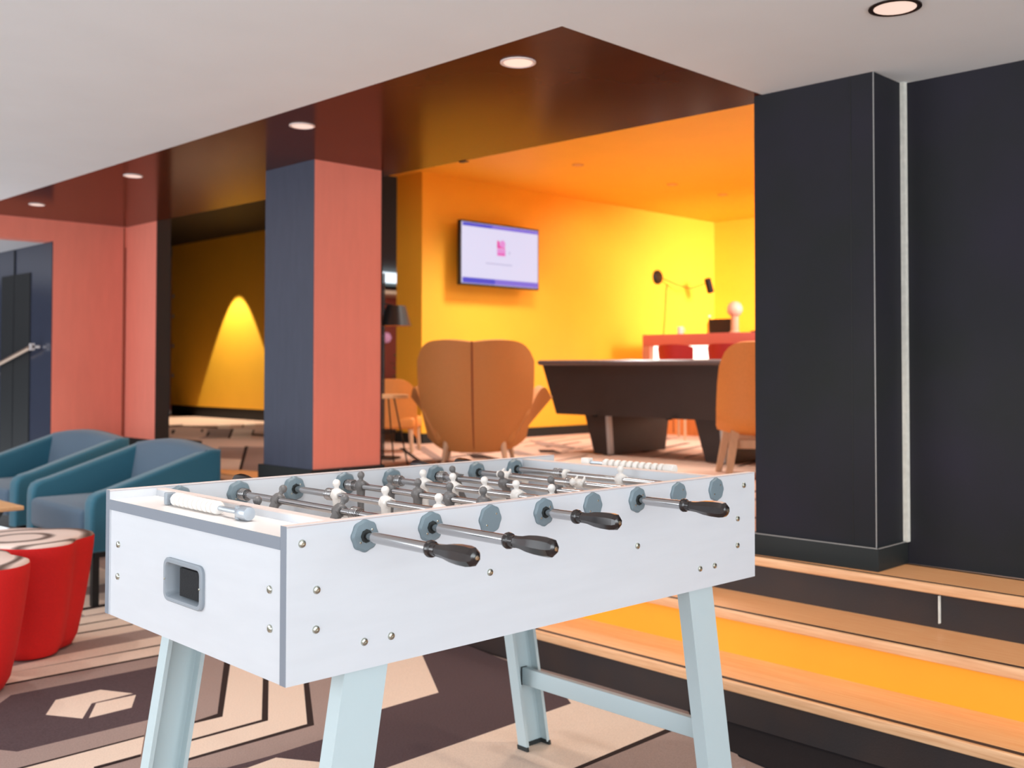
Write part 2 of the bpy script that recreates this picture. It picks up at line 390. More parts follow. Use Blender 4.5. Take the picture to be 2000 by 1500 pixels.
# coral wall with the opening, passage behind it
cwall = MB().box((-4.5, 7.6, 2.045), (3.5, 7.75, ZC), coral).box((2.96, 7.6, .63), (3.49, 7.75, 2.045), coral).box((3.5, 7.12, .63), (3.6, 7.75, ZC), coral)
cwall.box((2.955, 7.62, 0), (3.48, 7.75, .63), plinth).box((3.51, 7.15, 0), (3.6, 7.75, .63), plinth)
wl = struct(cwall.build('wall_back_left'))
MB().box((3.478, 7.5955, .64), (3.484, 7.6, 2.19), seam).build('joint_or_sheen_line', wl)
pw = MB().box((2.965, 7.75, 0), (3.05, 11.8, 2.6), nichedark)
pwo = struct(pw.build('wall_passage'))
MB().box((2.958, 8.02, .2), (2.9655, 8.60, 1.85), dark2).build('dark_panel', pwo)
MB().box((2.956, 8.335, .1), (2.9652, 8.345, 2.04), blackm).build('panel_seam', pwo)
struct(MB().box((-4.5, 7.75, 2.045), (2.96, 11.8, 2.15), greyceil).build('ceiling_passage'))
struct(MB().box((-4.5, 11.8, 0), (3.0, 11.9, 2.6), navy).build('wall_passage_end'))

# column in coral and navy, rising through the steps
col = thing('column', 'square column with one coral face and one navy face under the brown soffit', 'column', (3.02, 4.44, 0))
b = MB(); b.add([(0, 0, .635), (.425, 0, .635), (.425, 0, 1.758 + .44), (0, 0, 2.198)], [(0, 1, 2, 3)], coral)
MB().box((0.004, 0.0, .635), (.425, .012, ZC), coral).build('coral_face', col)
MB().box((0, 0.004, .635), (.012, .455, ZC), navy).build('navy_face', col)
MB().box((.012, .012, .3), (.425, .455, ZC), dark2).build('core', col)
MB().box((-.022, -.02, .30), (.44, .475, .635), plinth).build('plinth', col)
MB().box((.425, -.004, .635), (.432, .02, ZC), blackm).build('corner_trim', col)
# charcoal column on the steps
col2 = thing('column', 'charcoal column on the top step beside the plain dark wall', 'column', (3.515, 1.715, ZU))
MB().box((0, 0, .08), (.232, .485, ZC - ZU), dark).build('shaft', col2)
MB().box((-.0015, .085, .08), (0.0, .0875, ZC - ZU - .01), dark2).build('joint_or_sheen_line', col2)  # dark line painted in where the reflection on the shaft changes tone
pc_ = MB().box((-.012, -.012, 0), (.225, .505, .082), plinth, bev=.002).build('plinth', col2)
MB().box((-.0128, -.0128, .0795), (-.0105, .505, .0826), mat('pale_edge', (150, 148, 146), .5)).box((-.0128, -.0128, .0795), (.222, -.0105, .0826), MATS['pale_edge']).build('pale_edge', pc_)  # thin pale strips along the top edges of the plinth
MB().box((-.002, -.002, .082), (.001, .001, ZC - ZU), mat('pale_edge', (150, 148, 146), .5)).build('corner_trim', col2)
struct(MB().box((3.722, 1.697, ZU + .08), (3.746, 1.7135, ZC), plaster).build('trim_3'))
struct(MB().box((3.745, -4.0, ZU - .3), (3.9, 1.72, ZC), dark).build('wall_right'))

# yellow room
wy = MB().box((6.38, 7.6, ZU + .095), (11.3, 7.98, ZH), yellow)
wyo = struct(wy.build('wall_yellow'))
struct(MB().box((11.2, -1.5, ZU), (11.35, 7.6, ZH), yellow).build('wall_yellow_end'))
struct(MB().box((3.9, -1.65, ZU), (11.35, -1.5, ZH), yellow).build('wall_yellow_near'))
struct(MB().box((6.37, 7.586, ZU), (11.2, 7.6, ZU + .095), plinth).box((6.366, 7.586, ZU), (6.38, 7.98, ZU + .095), plinth).build('baseboard_yellow'))
struct(MB().box((3.45, -1.5, ZH), (11.3, 7.98, ZH + .1), yellow).build('ceiling_yellow'))
# dark hall beyond
struct(MB().box((3.45, 7.98, ZH), (17, 17.6, ZH + .1), dark2).build('ceiling_hall'))
struct(MB().box((3.9, 15.2, ZU), (7.72, 15.35, ZH), dark2).build('wall_hall_end'))
struct(MB().box((3.5, 7.75, ZU - .4), (3.6, 15.3, ZH), dark2).build('wall_hall_left'))
struct(MB().box((3.4, 7.12, ZC + .06), (3.6, 7.98, ZH), dark2).build('trim_4'))
struct(MB().box((3.502, 7.112, 0), (3.606, 7.119, ZC + .06), dark2).box((3.601, 7.119, 0), (3.606, 7.75, ZC + .06), dark2).build('trim_5'))
struct(MB().box((2.954, 7.601, 0), (2.9595, 7.75, 2.045), nichedark).build('trim_6'))
hy = MB().box((7.6, 10.3, ZU + .15), (7.7, 14.95, ZH), yellow).box((7.61, 10.3, ZU), (7.7, 14.95, ZU + .15), dark2)
hyo = struct(hy.build('wall_hall_yellow'))
for z in (1.0, 1.45, 1.9, 2.2): MB().box((7.592, 14.86, z), (7.60, 14.90, z + .06), silver).build('hinge', hyo)
struct(MB().box((8, 16.6, ZU), (17, 16.75, ZH), redwall).build('wall_far_red'))
struct(MB().box((16.5, 7.98, ZU), (16.6, 16.6, ZH), dark2).build('wall_far_side'))

# recessed lamps
def downlight(x, y, z, r, bez, label, glow=lamprefl, group=None):
    t = thing('ceiling_spotlight', label, 'ceiling light', (x, y, z), 0, group)
    prof = [(r * .80, .0), (r, -.0005), (r * 1.0, -.005), (r * .84, -.007), (r * .80, -.004)]
    MB().lathe([(r * .82, -.0005), (r, -.0005), (r, -.004), (r * .9, -.006), (r * .82, -.003), (r * .82, -.0007)], 28, bez).build('bezel', t)
    MB().lathe([(r * .81, -.0032), (r * .70, -.0020), (r * .45, -.0012), (r * .001, -.0010)], 24, glow).build('reflector', t)
    return t
downlight(2.932, 1.362, ZC, .074, lampdark, 'large bronze rimmed spotlight in the white ceiling')
pos = ((2.548, 2.527, .062), (2.559, 3.858, .056), (2.579, 5.528, .052), (2.598, 6.944, .050))
labs = ('spotlight in the brown soffit nearest its front corner', 'spotlight in the brown soffit just above the navy column face', 'spotlight in the brown soffit above the coral wall corner', 'leftmost spotlight in the brown soffit near the wall opening')
for (x, y, r), l in zip(pos, labs): downlight(x, y, ZC, r, lampwhite, l)
for x, y, l in ((7.15, 6.32, 'recessed lamp in the orange ceiling nearest the television'), (8.58, 6.32, 'middle recessed lamp in the orange ceiling'), (9.46, 6.31, 'recessed lamp in the orange ceiling nearest the bright corner')):
    downlight(x, y, ZH, .055, mat('lamp_bezel_orange', (190, 110, 50), .4), l, mat('lamp_reflector_dim', (220, 150, 90), .3, emit=.2))
for x, y, _ in pos: spot('soffit_spot', (x, y, ZC - .03), (x, y, 0), 18, 75, .6)
spot('ceiling_spot', (2.932, 1.362, ZC - .03), (2.93, 1.36, 0), 30, 90, .6)
for x, y in ((1.15, 1.55), (1.9, 2.9), (0.4, 3.6), (1.4, 5.0), (1.2, -.4)): spot('ceiling_spot', (x, y, ZC - .02), (x, y, 0), 22, 95, .7, (1, .96, .92))
spot('ceiling_spot', (1.02, 1.98, ZC - .02), (1.02, 1.98, 0), 22, 62, .8, (1, .93, .86))
# yellow room lamps with an added fill, wall washers in the bright corner
area('wall_washer', (9.6, 3.2, 2.7), (11.1, 7.6, 1.8), 1.2, 1.2, 60, (1, .88, .84), 60)
spot('wall_washer', (8.7, 6.4, ZH - .05), (8.9, 7.6, 1.6), 35, 120, .9, (1, .94, .84), .15)
for x, y in ((7.15, 6.3), (5.6, 5.0), (8.5, 4.6), (6.6, 3.2), (9.5, 2.5), (6.9, 6.5)): spot('room_lamp_or_fill', (x, y, ZH - .06), (x, y, 0), 80, 140, .9, (1, .96, .90), .12)  # last position is an unseen fill added to brighten the television wall
area('room_bounce', (7.2, 4.2, 2.9), (7.2, 4.2, 0), 4, 3, 60, (1, .96, .88))
# narrow spot on the hall wall
spot('hall_spot', (7.16, 13.0, ZH - .04), (7.16, 13.0, ZU), 290, 56, .10, (1, .9, .7), .02)
spot('hall_fill', (6.2, 11.2, ZH - .05), (6.2, 11.2, 0), 50, 66, .8, (1, .85, .75))
spot('hall_fill', (4.7, 9.3, ZH - .05), (4.7, 9.3, 0), 55, 70, .8, (1, .85, .75))
area('far_hall', (12.5, 13.5, 2.8), (12.5, 14.5, 0), 2, 2, 60, (1, .95, .9))

# ------------------------------------------------------------------ football table
L, WD, ZT = 1.4, .75, .875
ft = thing('football_table', 'white table football table with chrome rods and black handles on pale grey legs', 'football table', (0.99351, 1.53632, 0), math.radians(-1.43338))
def side_panel(y0, y1):
    b = MB(); z0 = .604
    vs = [(0, y0, z0), (L, y0, z0), (L, y1, z0), (0, y1, z0), (0, y0, ZT), (L, y0, ZT), (L, y1, ZT), (0, y1, ZT)]
    b.add(vs, [(0, 1, 5, 4), (2, 3, 7, 6), (0, 3, 2, 1)], white); b.add(vs, [(3, 0, 4, 7), (1, 2, 6, 5)], greyband); b.add(vs, [(4, 5, 6, 7)], topband)
    b.box((.0006, y0 - .0004, ZT - .0025), (L - .0006, y1 + .0004, ZT - .0015), mat('seam_line', (176, 152, 144), .6))
    return b.build('side_panel', ft)
side_panel(0, .02); side_panel(.73, .75)
# end panels, near one with the ball return opening
HB, HZ, HW, HH = .376, .7235, .144, .070
def end_panel(x0, x1, hole):
    b = MB()
    if hole:
        for a, c in (((.02, .603), (.73, HZ - HH / 2)), ((.02, HZ + HH / 2), (.73, .833)), ((.02, HZ - HH / 2), (HB - HW / 2, HZ + HH / 2)), ((HB + HW / 2, HZ - HH / 2), (.73, HZ + HH / 2))):
            b.box((x0, a[0], a[1]), (x1, c[0], c[1]), white)
    else: b.box((x0, .02, .603), (x1, .73, .833), white)
    return b.build('end_panel', ft)
end_panel(.003, .02, True); end_panel(1.38, 1.397, False)
for x0, x1, xg in ((0.0, .112, 0), (1.288, 1.4, 1)):
    s_ = MB().box((x0 + (.001 if not xg else 0), .02, .834), (x1 - (.001 if xg else 0), .73, .8545), shelfw).build('end_shelf', ft)
    xe = x0 if not xg else x1
    MB().box((min(xe, xe), .0205, .833) if not xg else (xe - .0012, .0205, .833), (xe + .0012, .7295, .855) if not xg else (xe, .7295, .855), greyband).build('edge_strip', s_)
for x0 in (.108, 1.264):
    b = MB().box((x0, .02, .70), (x0 + .02, .73, .868), white); b.box((x0 - .0004, .02, .868), (x0 + .0204, .73, .871), topband)
    b.build('goal_wall', ft)
MB().box((.128, .02, .745), (1.264, .73, .762), fieldm).build('playfield', ft)
MB().box((.695, .02, .762), (.699, .73, .7624), greyband).build('centre_line', ft)
MB().box((.03, .02, .606), (1.37, .73, .615), white).build('base_board', ft)
# ball return
b = MB()
def ring(w, h, r, x): return [(x, HB + p, HZ + q) for p, q in rrect(w, h, r)]
b.loft([ring(.162, .086, .017, .003), ring(.162, .086, .017, -.002), ring(.157, .081, .015, -.0045), ring(.144, .069, .011, -.0042), ring(.138, .064, .010, .0), ring(.128, .058, .008, .050)], alu, cap=False)
br = b.build('ball_return_frame', ft)
MB().box((.050, HB - .075, HZ - .045), (.075, HB + .075, HZ + .045), netm).box((.004, HB - .0635, HZ - .0275), (.052, HB + .024, HZ + .0275), netm).build('ball_net', br)
for yy in (-.0735, .0735): MB().lathe([(.0025, 0), (.002, .0012), (.0005, .0015)], 8, zinc, T(-.0045, HB + yy, HZ, 0, -PI / 2, 0)).build('screw', br)
# bolts
bolt_me = MB().lathe([(.0072, 0), (.0072, .0012), (.0062, .0032), (.0040, .0042), (.0022, .0042), (.0020, .003), (.0005, .003)], 14, zinc).mesh('bolt')
def bolt(x, y, z, rot):
    o = bpy.data.objects.new('bolt', bolt_me); C.objects.link(o); o.parent = ft; o.location = (x, y, z); o.rotation_euler = rot
for A, z in ((.03, -.032), (.06, -.115), (.059, -.183), (.161, -.222), (.221, -.222), (.466, -.138), (.924, -.138), (1.162, -.221), (1.222, -.221), (1.322, -.114), (1.321, -.182), (1.35, -.031)):
    bolt(A, 0, ZT + z, (PI / 2, 0, 0)); bolt(A, .75, ZT + z, (-PI / 2, 0, 0))
for y, z in ((.688, .761), (.689, .692), (.058, .760), (.056, .693)): bolt(.003, y, z, (0, -PI / 2, 0)); bolt(1.397, y, z, (0, PI / 2, 0))

# rods
ZR = .843
def bush_mesh(name, thick, hollow, rr=.0288):
    b = MB(); f = lambda a, z: 1 + .035 * math.cos(8 * a)
    if hollow:
        b.lathe([(rr, 0), (rr, thick * .45), (rr * .86, thick * .9), (rr * .5, thick), (rr * .42, thick), (rr * .42, -.001)], 48, greyp, fn=f)
        b.lathe([(.0118, thick), (.0118, thick + .0012), (.0098, thick + .0012), (.0098, thick - .006)], 20, rubber)
    else: b.lathe([(rr, 0), (rr, thick * .5), (rr * .9, thick * .95), (rr * .5, thick), (.0005, thick)], 48, greyp, fn=f)
    for a in (.7, .7 + PI):
        b.lathe([(.0026, 0), (.0022, .0012), (.0006, .0016)], 8, zinc, T(.0165 * math.cos(a), .0165 * math.sin(a), thick - .0012))
    return b.mesh(name)
bm_open = bush_mesh('bushing', .0075, True); bm_in = bush_mesh('bushing', .013, True, .030); bm_cap = bush_mesh('bushing', .0065, False)
def bushing(me, x, y, rot):
    o = bpy.data.objects.new('bushing', me); C.objects.link(o); o.parent = ft; o.location = (x, y, ZR); o.rotation_euler = rot; return o
# handle, axis along +z from its collar
def handle_mesh():
    b = MB(); prof = [(.0105, 0), (.0140, .001), (.0150, .005), (.0140, .010), (.0112, .012), (.0108, .022), (.0120, .040), (.0155, .058), (.0174, .078), (.0176, .100), (.0160, .111), (.0110, .117), (.0050, .1197), (.0005, .120)]
    b.lathe(prof[:6], 20, blackp)
    b.lathe(prof[5:], 8, blackp, phase=PI / 8)
    b.lathe([(.004, .1185), (.004, .1212), (.0005, .1215)], 6, zinc)
    return b.mesh('handle', 25)
hand_me = handle_mesh()
def player_mesh(m):
    secs = [(-.081, .010, .013), (-.076, .012, .014), (-.066, .011, .0085), (-.050, .0095, .0075), (-.036, .011, .0085), (-.024, .0125, .0095), (-.012, .0125, .0105), (0, .0145, .0125), (.009, .0165, .0115), (.0135, .0135, .009), (.0165, .0058, .0058), (.0205, .0055, .0058), (.024, .0078, .0085), (.029, .0088, .0098), (.034, .0074, .0082), (.0375, .0035, .004)]
    b = MB(); rings = []
    for z, w, d in secs: rings.append([(d * math.cos(2 * PI * k / 14), w * math.sin(2 * PI * k / 14), z) for k in range(14)])
    b.loft(rings, m)
    for s in (-1, 1): b.tube([(.002, s * .013, .010), (.013, s * .0145, .003), (.019, s * .012, .001)], [.0045, .0038, .0022], m, 7)
    b.lathe([(.0112, -.0125), (.0118, -.011), (.0118, .011), (.0112, .0125)], 14, m, T(0, 0, 0, PI / 2, 0, 0))
    return b.mesh('player_figure', 50)
pg, pw_ = player_mesh(greym), player_mesh(whitem)
def spring_mesh(ln=.028, r=.0138, turns=5):
    pts = []
    for i in range(turns * 10 + 1):
        a = 2 * PI * i / 10; pts.append((r * math.cos(a), r * math.sin(a), ln * i / (turns * 10)))
    return MB().tube(pts, .0011, chrome, 6).mesh('spring', 60)
spr = spring_mesh()
collar_me = MB().lathe([(.009, 0), (.0135, .001), (.0135, .012), (.009, .013)], 16, whitem).mesh('collar')
rodmesh = {}
#     k : (near side handle start or None, men B list, colour, tilt, springs B, near/far handle)
RODS = {0: (.185, [.375], 'g', 0.0, [.70, .045], []),
        1: (.212, [.552, .305], 'g', .55, [.703, .245], []),
        2: (None, [.538, .346, .158], 'w', -.05, [.566], []),
        3: (.090, [.656, .532, .423, .305, .189], 'g', 0.0, [.70, .04], []),
        4: (None, [.590, .470, .351, .239, .122], 'w', -.12, [.70, .04], []),
        5: (.130, [.641, .446, .264], 'g', -.45, [.70], []),
        6: (None, [.318, .60], 'w', -1.35, [.355], []),
        7: (None, [.311], 'w', 0.0, [.548, .04], [.520])}
for k, (hs, men, colr, tilt, sps, cols) in RODS.items():
    x = .16 + .1525 * k; near = hs is not None
    b = MB()
    if near:
        b.tube([(0, -(hs + .004), 0), (0, .742, 0)], .0068, chrome, 16); b.tube([(0, -.030, 0), (0, -(hs + .004), 0)], .0100, chrome, 24)
        b.tube([(0, -.006, 0), (0, .020, 0)], .0082, greyp, 16)
    else:
        hf = {2: .15, 4: .10, 6: .16, 7: .13}[k]
        b.tube([(0, .008, 0), (0, .75 + hf + .004, 0)], .0068, chrome, 16); b.tube([(0, .78, 0), (0, .75 + hf + .004, 0)], .0100, chrome, 24)
    b.tube([(0, .035, 0), (0, .715, 0)], .0080, chrome, 20)
    rod = b.build('rod', ft, (x, 0, ZR), smooth=50)
    h = bpy.data.objects.new('handle', hand_me); C.objects.link(h); h.parent = rod
    if near: h.location = (0, -hs, 0); h.rotation_euler = (PI / 2, .3 * k, 0)
    else: h.location = (0, .75 + hf, 0); h.rotation_euler = (-PI / 2, .3 * k, 0)
    for y in men:
        p = bpy.data.objects.new('player_figure', pg if colr == 'g' else pw_); C.objects.link(p); p.parent = rod; p.location = (0, y, 0)
        p.rotation_euler = (0, tilt, 0)
    for y in sps:
        p = bpy.data.objects.new('spring', spr); C.objects.link(p); p.parent = rod; p.location = (0, y + .011, 0); p.rotation_euler = (PI / 2, 0, 0)
    for y in cols:
        p = bpy.data.objects.new('collar', collar_me); C.objects.link(p); p.parent = rod; p.location = (0, y, 0); p.rotation_euler = (PI / 2, 0, 0)
    bushing(bm_open if near else bm_cap, x, 0, (PI / 2, .0, .0)); bushing(bm_open if not near else bm_cap, x, .75, (-PI / 2, 0, 0))
    bushing(bm_in, x, .73, (PI / 2, 0, 0)); bushing(bm_in, x, .02, (-PI / 2, 0, 0))

# score counters lying on the two end shelves
def counter(xc, y0, y1, z, gap):
    sc = MB().tube([(0, 0, 0), (0, y1 - y0, 0)], .0052, silver, 10).build('score_rail', ft, (xc, y0, z))
    for yy, ww in (((.030, .014), (y1 - y0 - .010, .014)) if gap else ((0.006, .016), (y1 - y0 - .02, .030))):
        MB().box((-.011, yy - .006, -.0135), (.011, yy + ww - .006, .0125), alu if gap else whitem, bev=.003).build('score_post', sc)
    MB().lathe([(.0005, 0), (.0128, .0), (.0138, .0025), (.0138, .030), (.0125, .034), (.0005, .0345)], 20, silver if gap else whitem, T(0, .034, 0, PI / 2, 0, 0)).build('end_cap', sc)
    me = MB().lathe([(.0065, 0), (.0115, .0018), (.0138, .0060), (.0138, .0125), (.0115, .0167), (.0065, .0185)], 16, whitem).mesh('score_bead')
    for i in range(10):
        o = bpy.data.objects.new('score_bead', me); C.objects.link(o); o.parent = sc; o.location = (0, ((y1 - y0) - .033 - i * .0193) if gap else (.257 - i * .0225), 0); o.rotation_euler = (PI / 2, 0, 0)
counter(.055, .222, .562, .8690, True); counter(1.345, .217, .552, .8690, False)

# legs: slanted channel sections
def leg(x_top, slope, yweb, s):
    """x_top: left edge at z=.602 ; web outer face at yweb, flanges towards s"""
    b = MB(); w, fl_, t = .096, .037, .0035
    prof = [(0, 0), (w, 0), (w, fl_), (w - .010, fl_), (w - .010, fl_ - t), (w - t, fl_ - t), (w - t, t), (t, t), (t, fl_ - t), (.010, fl_ - t), (.010, fl_), (0, fl_)]
    def rg(z): return [(x_top + slope * (.602 - z) + px, yweb + s * py, z) for px, py in prof]
    b.loft([rg(.70), rg(.015)], legm); o = b.build('leg', ft, smooth=25)
    c = MB(); e = .0025
    prof2 = [(-e, -e), (w + e, -e), (w + e, fl_ + e), (w - t - e, fl_ + e), (w - t - e, t + e), (t + e, t + e), (t + e, fl_ + e), (-e, fl_ + e)]
    c.loft([[(x_top + slope * (.602 - z) + px, yweb + s * py, z) for px, py in prof2] for z in (.018, .0012)], rubber); c.build('foot_cap', o)
leg(1.144, .175, .0205, 1); leg(1.144, .175, .7295, -1); leg(.134, -.167, .0205, 1); leg(.134, -.167, .7295, -1)
for xc, zs in ((1.262, 0), (.095, -.12)):
    o = MB().box((xc - .010, .030, .198 + zs), (xc + .010, .722, .248 + zs), legm, bev=.002).build('stretcher', ft)
    MB().box((xc - .011, .7185, .197 + zs), (xc + .011, .7225, .249 + zs), rubber).build('end_plug', o)

# ------------------------------------------------------------------ lounge furniture on the lower floor
def armchair(name, label, loc, rz):
    """faces -x, origin at floor below the front-right corner; width along +y, depth along +x"""
    t = thing(name, label, 'armchair', loc, rz, 'teal armchairs by the steps')
    Wd, Dp, zb, th = .86, .68, .26, .095
    def arm(y0, lean):
        poly = [(0, zb), (Dp, zb), (Dp, .72), (Dp - .06, .722)] + [(Dp - .06 - (Dp - .16) * i / 8, .722 - .165 * i / 8) for i in range(1, 9)] + [(.05, .545), (.018, .528), (.004, .50), (0, .46)]
        bm = bmesh.new(); vs0 = [bm.verts.new((x, y0, z)) for x, z in poly]; f = bm.faces.new(vs0)
        r = bmesh.ops.extrude_face_region(bm, geom=[f]); bmesh.ops.translate(bm, verts=[v for v in r['geom'] if isinstance(v, bmesh.types.BMVert)], vec=(0, th, 0))
        bmesh.ops.recalc_face_normals(bm, faces=bm.faces[:])
        bmesh.ops.bevel(bm, geom=[e for e in bm.edges if abs(e.verts[0].co.y - e.verts[1].co.y) < 1e-6], offset=.022, segments=3, affect='EDGES', profile=.6)
        b = MB(); b.bm(bm, teal); return b.build('armrest', t, smooth=50)
    arm(0, 0); arm(Wd - th, 0)
    b = MB(); rows = []
    for j in range(13):   # back panel with a slightly arched top edge
        u = j / 12; y = .02 + (Wd - .04) * u; zt = .722 + .035 * math.sin(PI * u)
        rows.append([(Dp - .015, y, zb), (Dp, y, zb + .03), (Dp, y, zt - .02), (Dp - .02, y, zt), (Dp - .08, y, zt - .002), (Dp - .115, y, zt - .03), (Dp - .16, y, .43), (Dp - .16, y, zb)])
    b.loft(rows, tealg); b.build('backrest', t, smooth=50)
    MB().box((-.012, th - .005, .31), (Dp - .15, Wd - th + .005, .462), tealg, bev=.028).build('seat_cushion', t, smooth=50)
    MB().box((.03, .02, .235), (Dp - .02, Wd - .02, .33), blackm).build('seat_frame', t)
    for x, y in ((.04, .05), (.04, Wd - .05), (Dp - .06, .05), (Dp - .06, Wd - .05)): MB().box((x - .016, y - .016, 0), (x + .016, y + .016, .26), blackm).build('leg', t)
    return t
armchair('armchair', 'teal armchair nearest the football table, its sloping arm beside the white corner', (2.125, 4.96, 0), math.radians(-1))
armchair('armchair', 'farther teal armchair, left of and behind the other at the photo edge', (2.185, 6.09, 0), math.radians(4))

def stool(label, loc, rz):
    t = thing('pouf_stool', label, 'stool', loc, rz, 'red felt poufs')
    f = lambda a, z: 1 + .105 * math.cos(4 * a) - .02 * math.cos(8 * a)
    prof = [(.150, .0), (.180, .012), (.200, .05), (.222, .16), (.240, .28), (.255, .40), (.258, .444), (.256, .45)]
    MB().lathe(prof, 64, redm, fn=f).build('body', t, smooth=60)
    # printed cushion top: cream with dark swirling bands
    m = mat('printed_top', (226, 200, 186), .7)
    if not m.get('done'):
        nt = m.node_tree; bs = nt.nodes['Principled BSDF']; tc = nt.nodes.new('ShaderNodeTexCoord'); mp = nt.nodes.new('ShaderNodeMapping'); mp.inputs['Scale'].default_value = (3.2, 4.6, 3); mp.inputs['Location'].default_value = (.1, .15, 0)
        w = nt.nodes.new('ShaderNodeTexWave'); w.wave_type = 'RINGS'; w.rings_direction = 'Z'; w.inputs['Scale'].default_value = .62; w.inputs['Distortion'].default_value = 3.5; w.inputs['Detail'].default_value = 1.5; w.inputs['Detail Scale'].default_value = 1.2; w.inputs['Phase Offset'].default_value = 1.2
        r = nt.nodes.new('ShaderNodeValToRGB'); e = r.color_ramp.elements; e[0].position = .0; e[0].color = (*lin((96, 74, 64)), 1); e[1].position = .34; e[1].color = (*lin((232, 208, 196)), 1)
        nt.links.new(tc.outputs['Object'], mp.inputs[0]); nt.links.new(mp.outputs[0], w.inputs['Vector']); nt.links.new(w.outputs['Fac'], r.inputs[0]); nt.links.new(r.outputs[0], bs.inputs['Base Color']); m['done'] = True
    MB().lathe([(.255, .448), (.253, .456), (.238, .462), (.14, .464), (.0005, .465)], 64, m, fn=f).build('printed_top', t, smooth=60)
    return t
stool('larger looking red pouf with a printed cream top, beside the armchair seat', (1.614, 4.421, 0), .0)
stool('red pouf cut by the left photo edge, nearest the camera', (1.218, 4.040, 0), .785)

tb = thing('side_table', 'square light wood table corner on thin black legs before the armchairs', 'table', (1.865, 5.09, 0))
MB().box((-.62, 0, .48), (0, .62, .50), tabtop, bev=.004).build('table_top', tb)
for sx, sy in ((-.07, .07), (-.55, .07), (-.07, .55), (-.55, .55)):
    MB().tube([(sx, sy, .48), (sx + (.30 if sx < -.3 else -.30), sy, .01)], .007, blackm, 6).build('leg', tb)

hr = thing('handrail', 'slim brass handrail on a pale bracket inside the wall opening', 'handrail', (2.90, 7.9, 1.27))
MB().tube([(0, -.05, .02), (0, .9, -.16), (0, 2.2, -.42)], .016, brass, 10).build('rail', hr)
MB().box((-.01, -.11, .0), (.012, -.06, .05), steel).box((-.004, -.11, .015), (.05, -.095, .035), steel).build('bracket', hr)

# ------------------------------------------------------------------ upper floor
def grid_shell(fn, nu, nv, thick, m):
    """closed shell from a surface function fn(u,v) with normal offset"""
    P = [[Vector(fn(2 * i / nu - 1, j / nv)) for i in range(nu + 1)] for j in range(nv + 1)]
    N = [[None] * (nu + 1) for _ in range(nv + 1)]
    for j in range(nv + 1):
        for i in range(nu + 1):
            du = P[j][min(i + 1, nu)] - P[j][max(i - 1, 0)]; dv = P[min(j + 1, nv)][i] - P[max(j - 1, 0)][i]
            N[j][i] = du.cross(dv).normalized()
    b = MB(); w = nu + 1; h = nv + 1
    vs = [tuple(P[j][i]) for j in range(h) for i in range(w)] + [tuple(P[j][i] + N[j][i] * thick) for j in range(h) for i in range(w)]
    o = w * h; fs = []
    for j in range(nv):
        for i in range(nu):
            a = j * w + i; fs.append((a, a + 1, a + w + 1, a + w)); fs.append((o + a, o + a + w, o + a + w + 1, o + a + 1))
    for i in range(nu):
        fs.append((i, o + i, o + i + 1, i + 1)); a = nv * w + i; fs.append((a, a + 1, o + a + 1, o + a))
    for j in range(nv):
        a = j * w; fs.append((a, a + w, o + a + w, o + a)); a = j * w + nu; fs.append((a, o + a, o + a + w, a + w))
    b.add(vs, fs, m); return b
# wing chair seen from behind; local +x = the way it faces, y = its left
wc = thing('wing_chair', 'large tan wing chair seen from behind with a curved high back', 'armchair', (5.178, 5.577, ZU), math.radians(42))
def wing(u, v):
    # outline: half width by height, rounded upper corners, dip in the middle of the top
    zt = .900 + .016 * math.sin(PI * min(1, abs(u))) ** 1 - .13 * abs(u) ** 9
    zb = .125 + .09 * abs(u) ** 5
    zz = zb + (zt - zb) * v
    h = (zz - .12) / .78
    wv = .300 + .085 * math.sin(min(1, h * 1.35) * PI / 2)
    y = u * wv
    x = .26 * abs(u) ** 2.6 - .10 * h + .10 * (1 - h) ** 3 - .05
    return (x, -y, zz)
wb = grid_shell(wing, 28, 22, .055, tan).build('backrest', wc, smooth=60)
sm = MB(); sp = [Vector(wing(0, j / 22)) + Vector((-.055, 0, 0)) for j in range(0, 23)]
sm.tube([(p.x - .001, p.y, p.z) for p in sp], .006, seam, 6); sm.build('back_seam', wb)
def wingarm(s):
    def f(u, v):
        t = (u + 1) / 2
        ztop = .38 + .185 * math.sin(min(1, t * 1.15) * PI * .80)
        zb = .16 + .03 * t
        z = zb + (ztop - zb) * v
        y = s * (.27 + .04 * math.sin(t * PI * .6) + (.12 + .13 * t) * v)
        return (.06 + .50 * t + .06 * v, y, z)
    return grid_shell(f, 14, 10, .045 * s, tan).build('armrest', wc, smooth=60)
wingarm(1); wingarm(-1)
MB().box((.05, -.30, .15), (.58, .30, .36), tan, bev=.05).build('seat_cushion', wc, smooth=60)
for x, y in ((.06, .20), (.06, -.20), (.50, .22), (.50, -.22)):
    MB().tube([(x, y, .20), (x + (-.03 if x < .2 else .03), y * 1.15, .0)], [.026, .016], ash, 10).build('leg', wc)

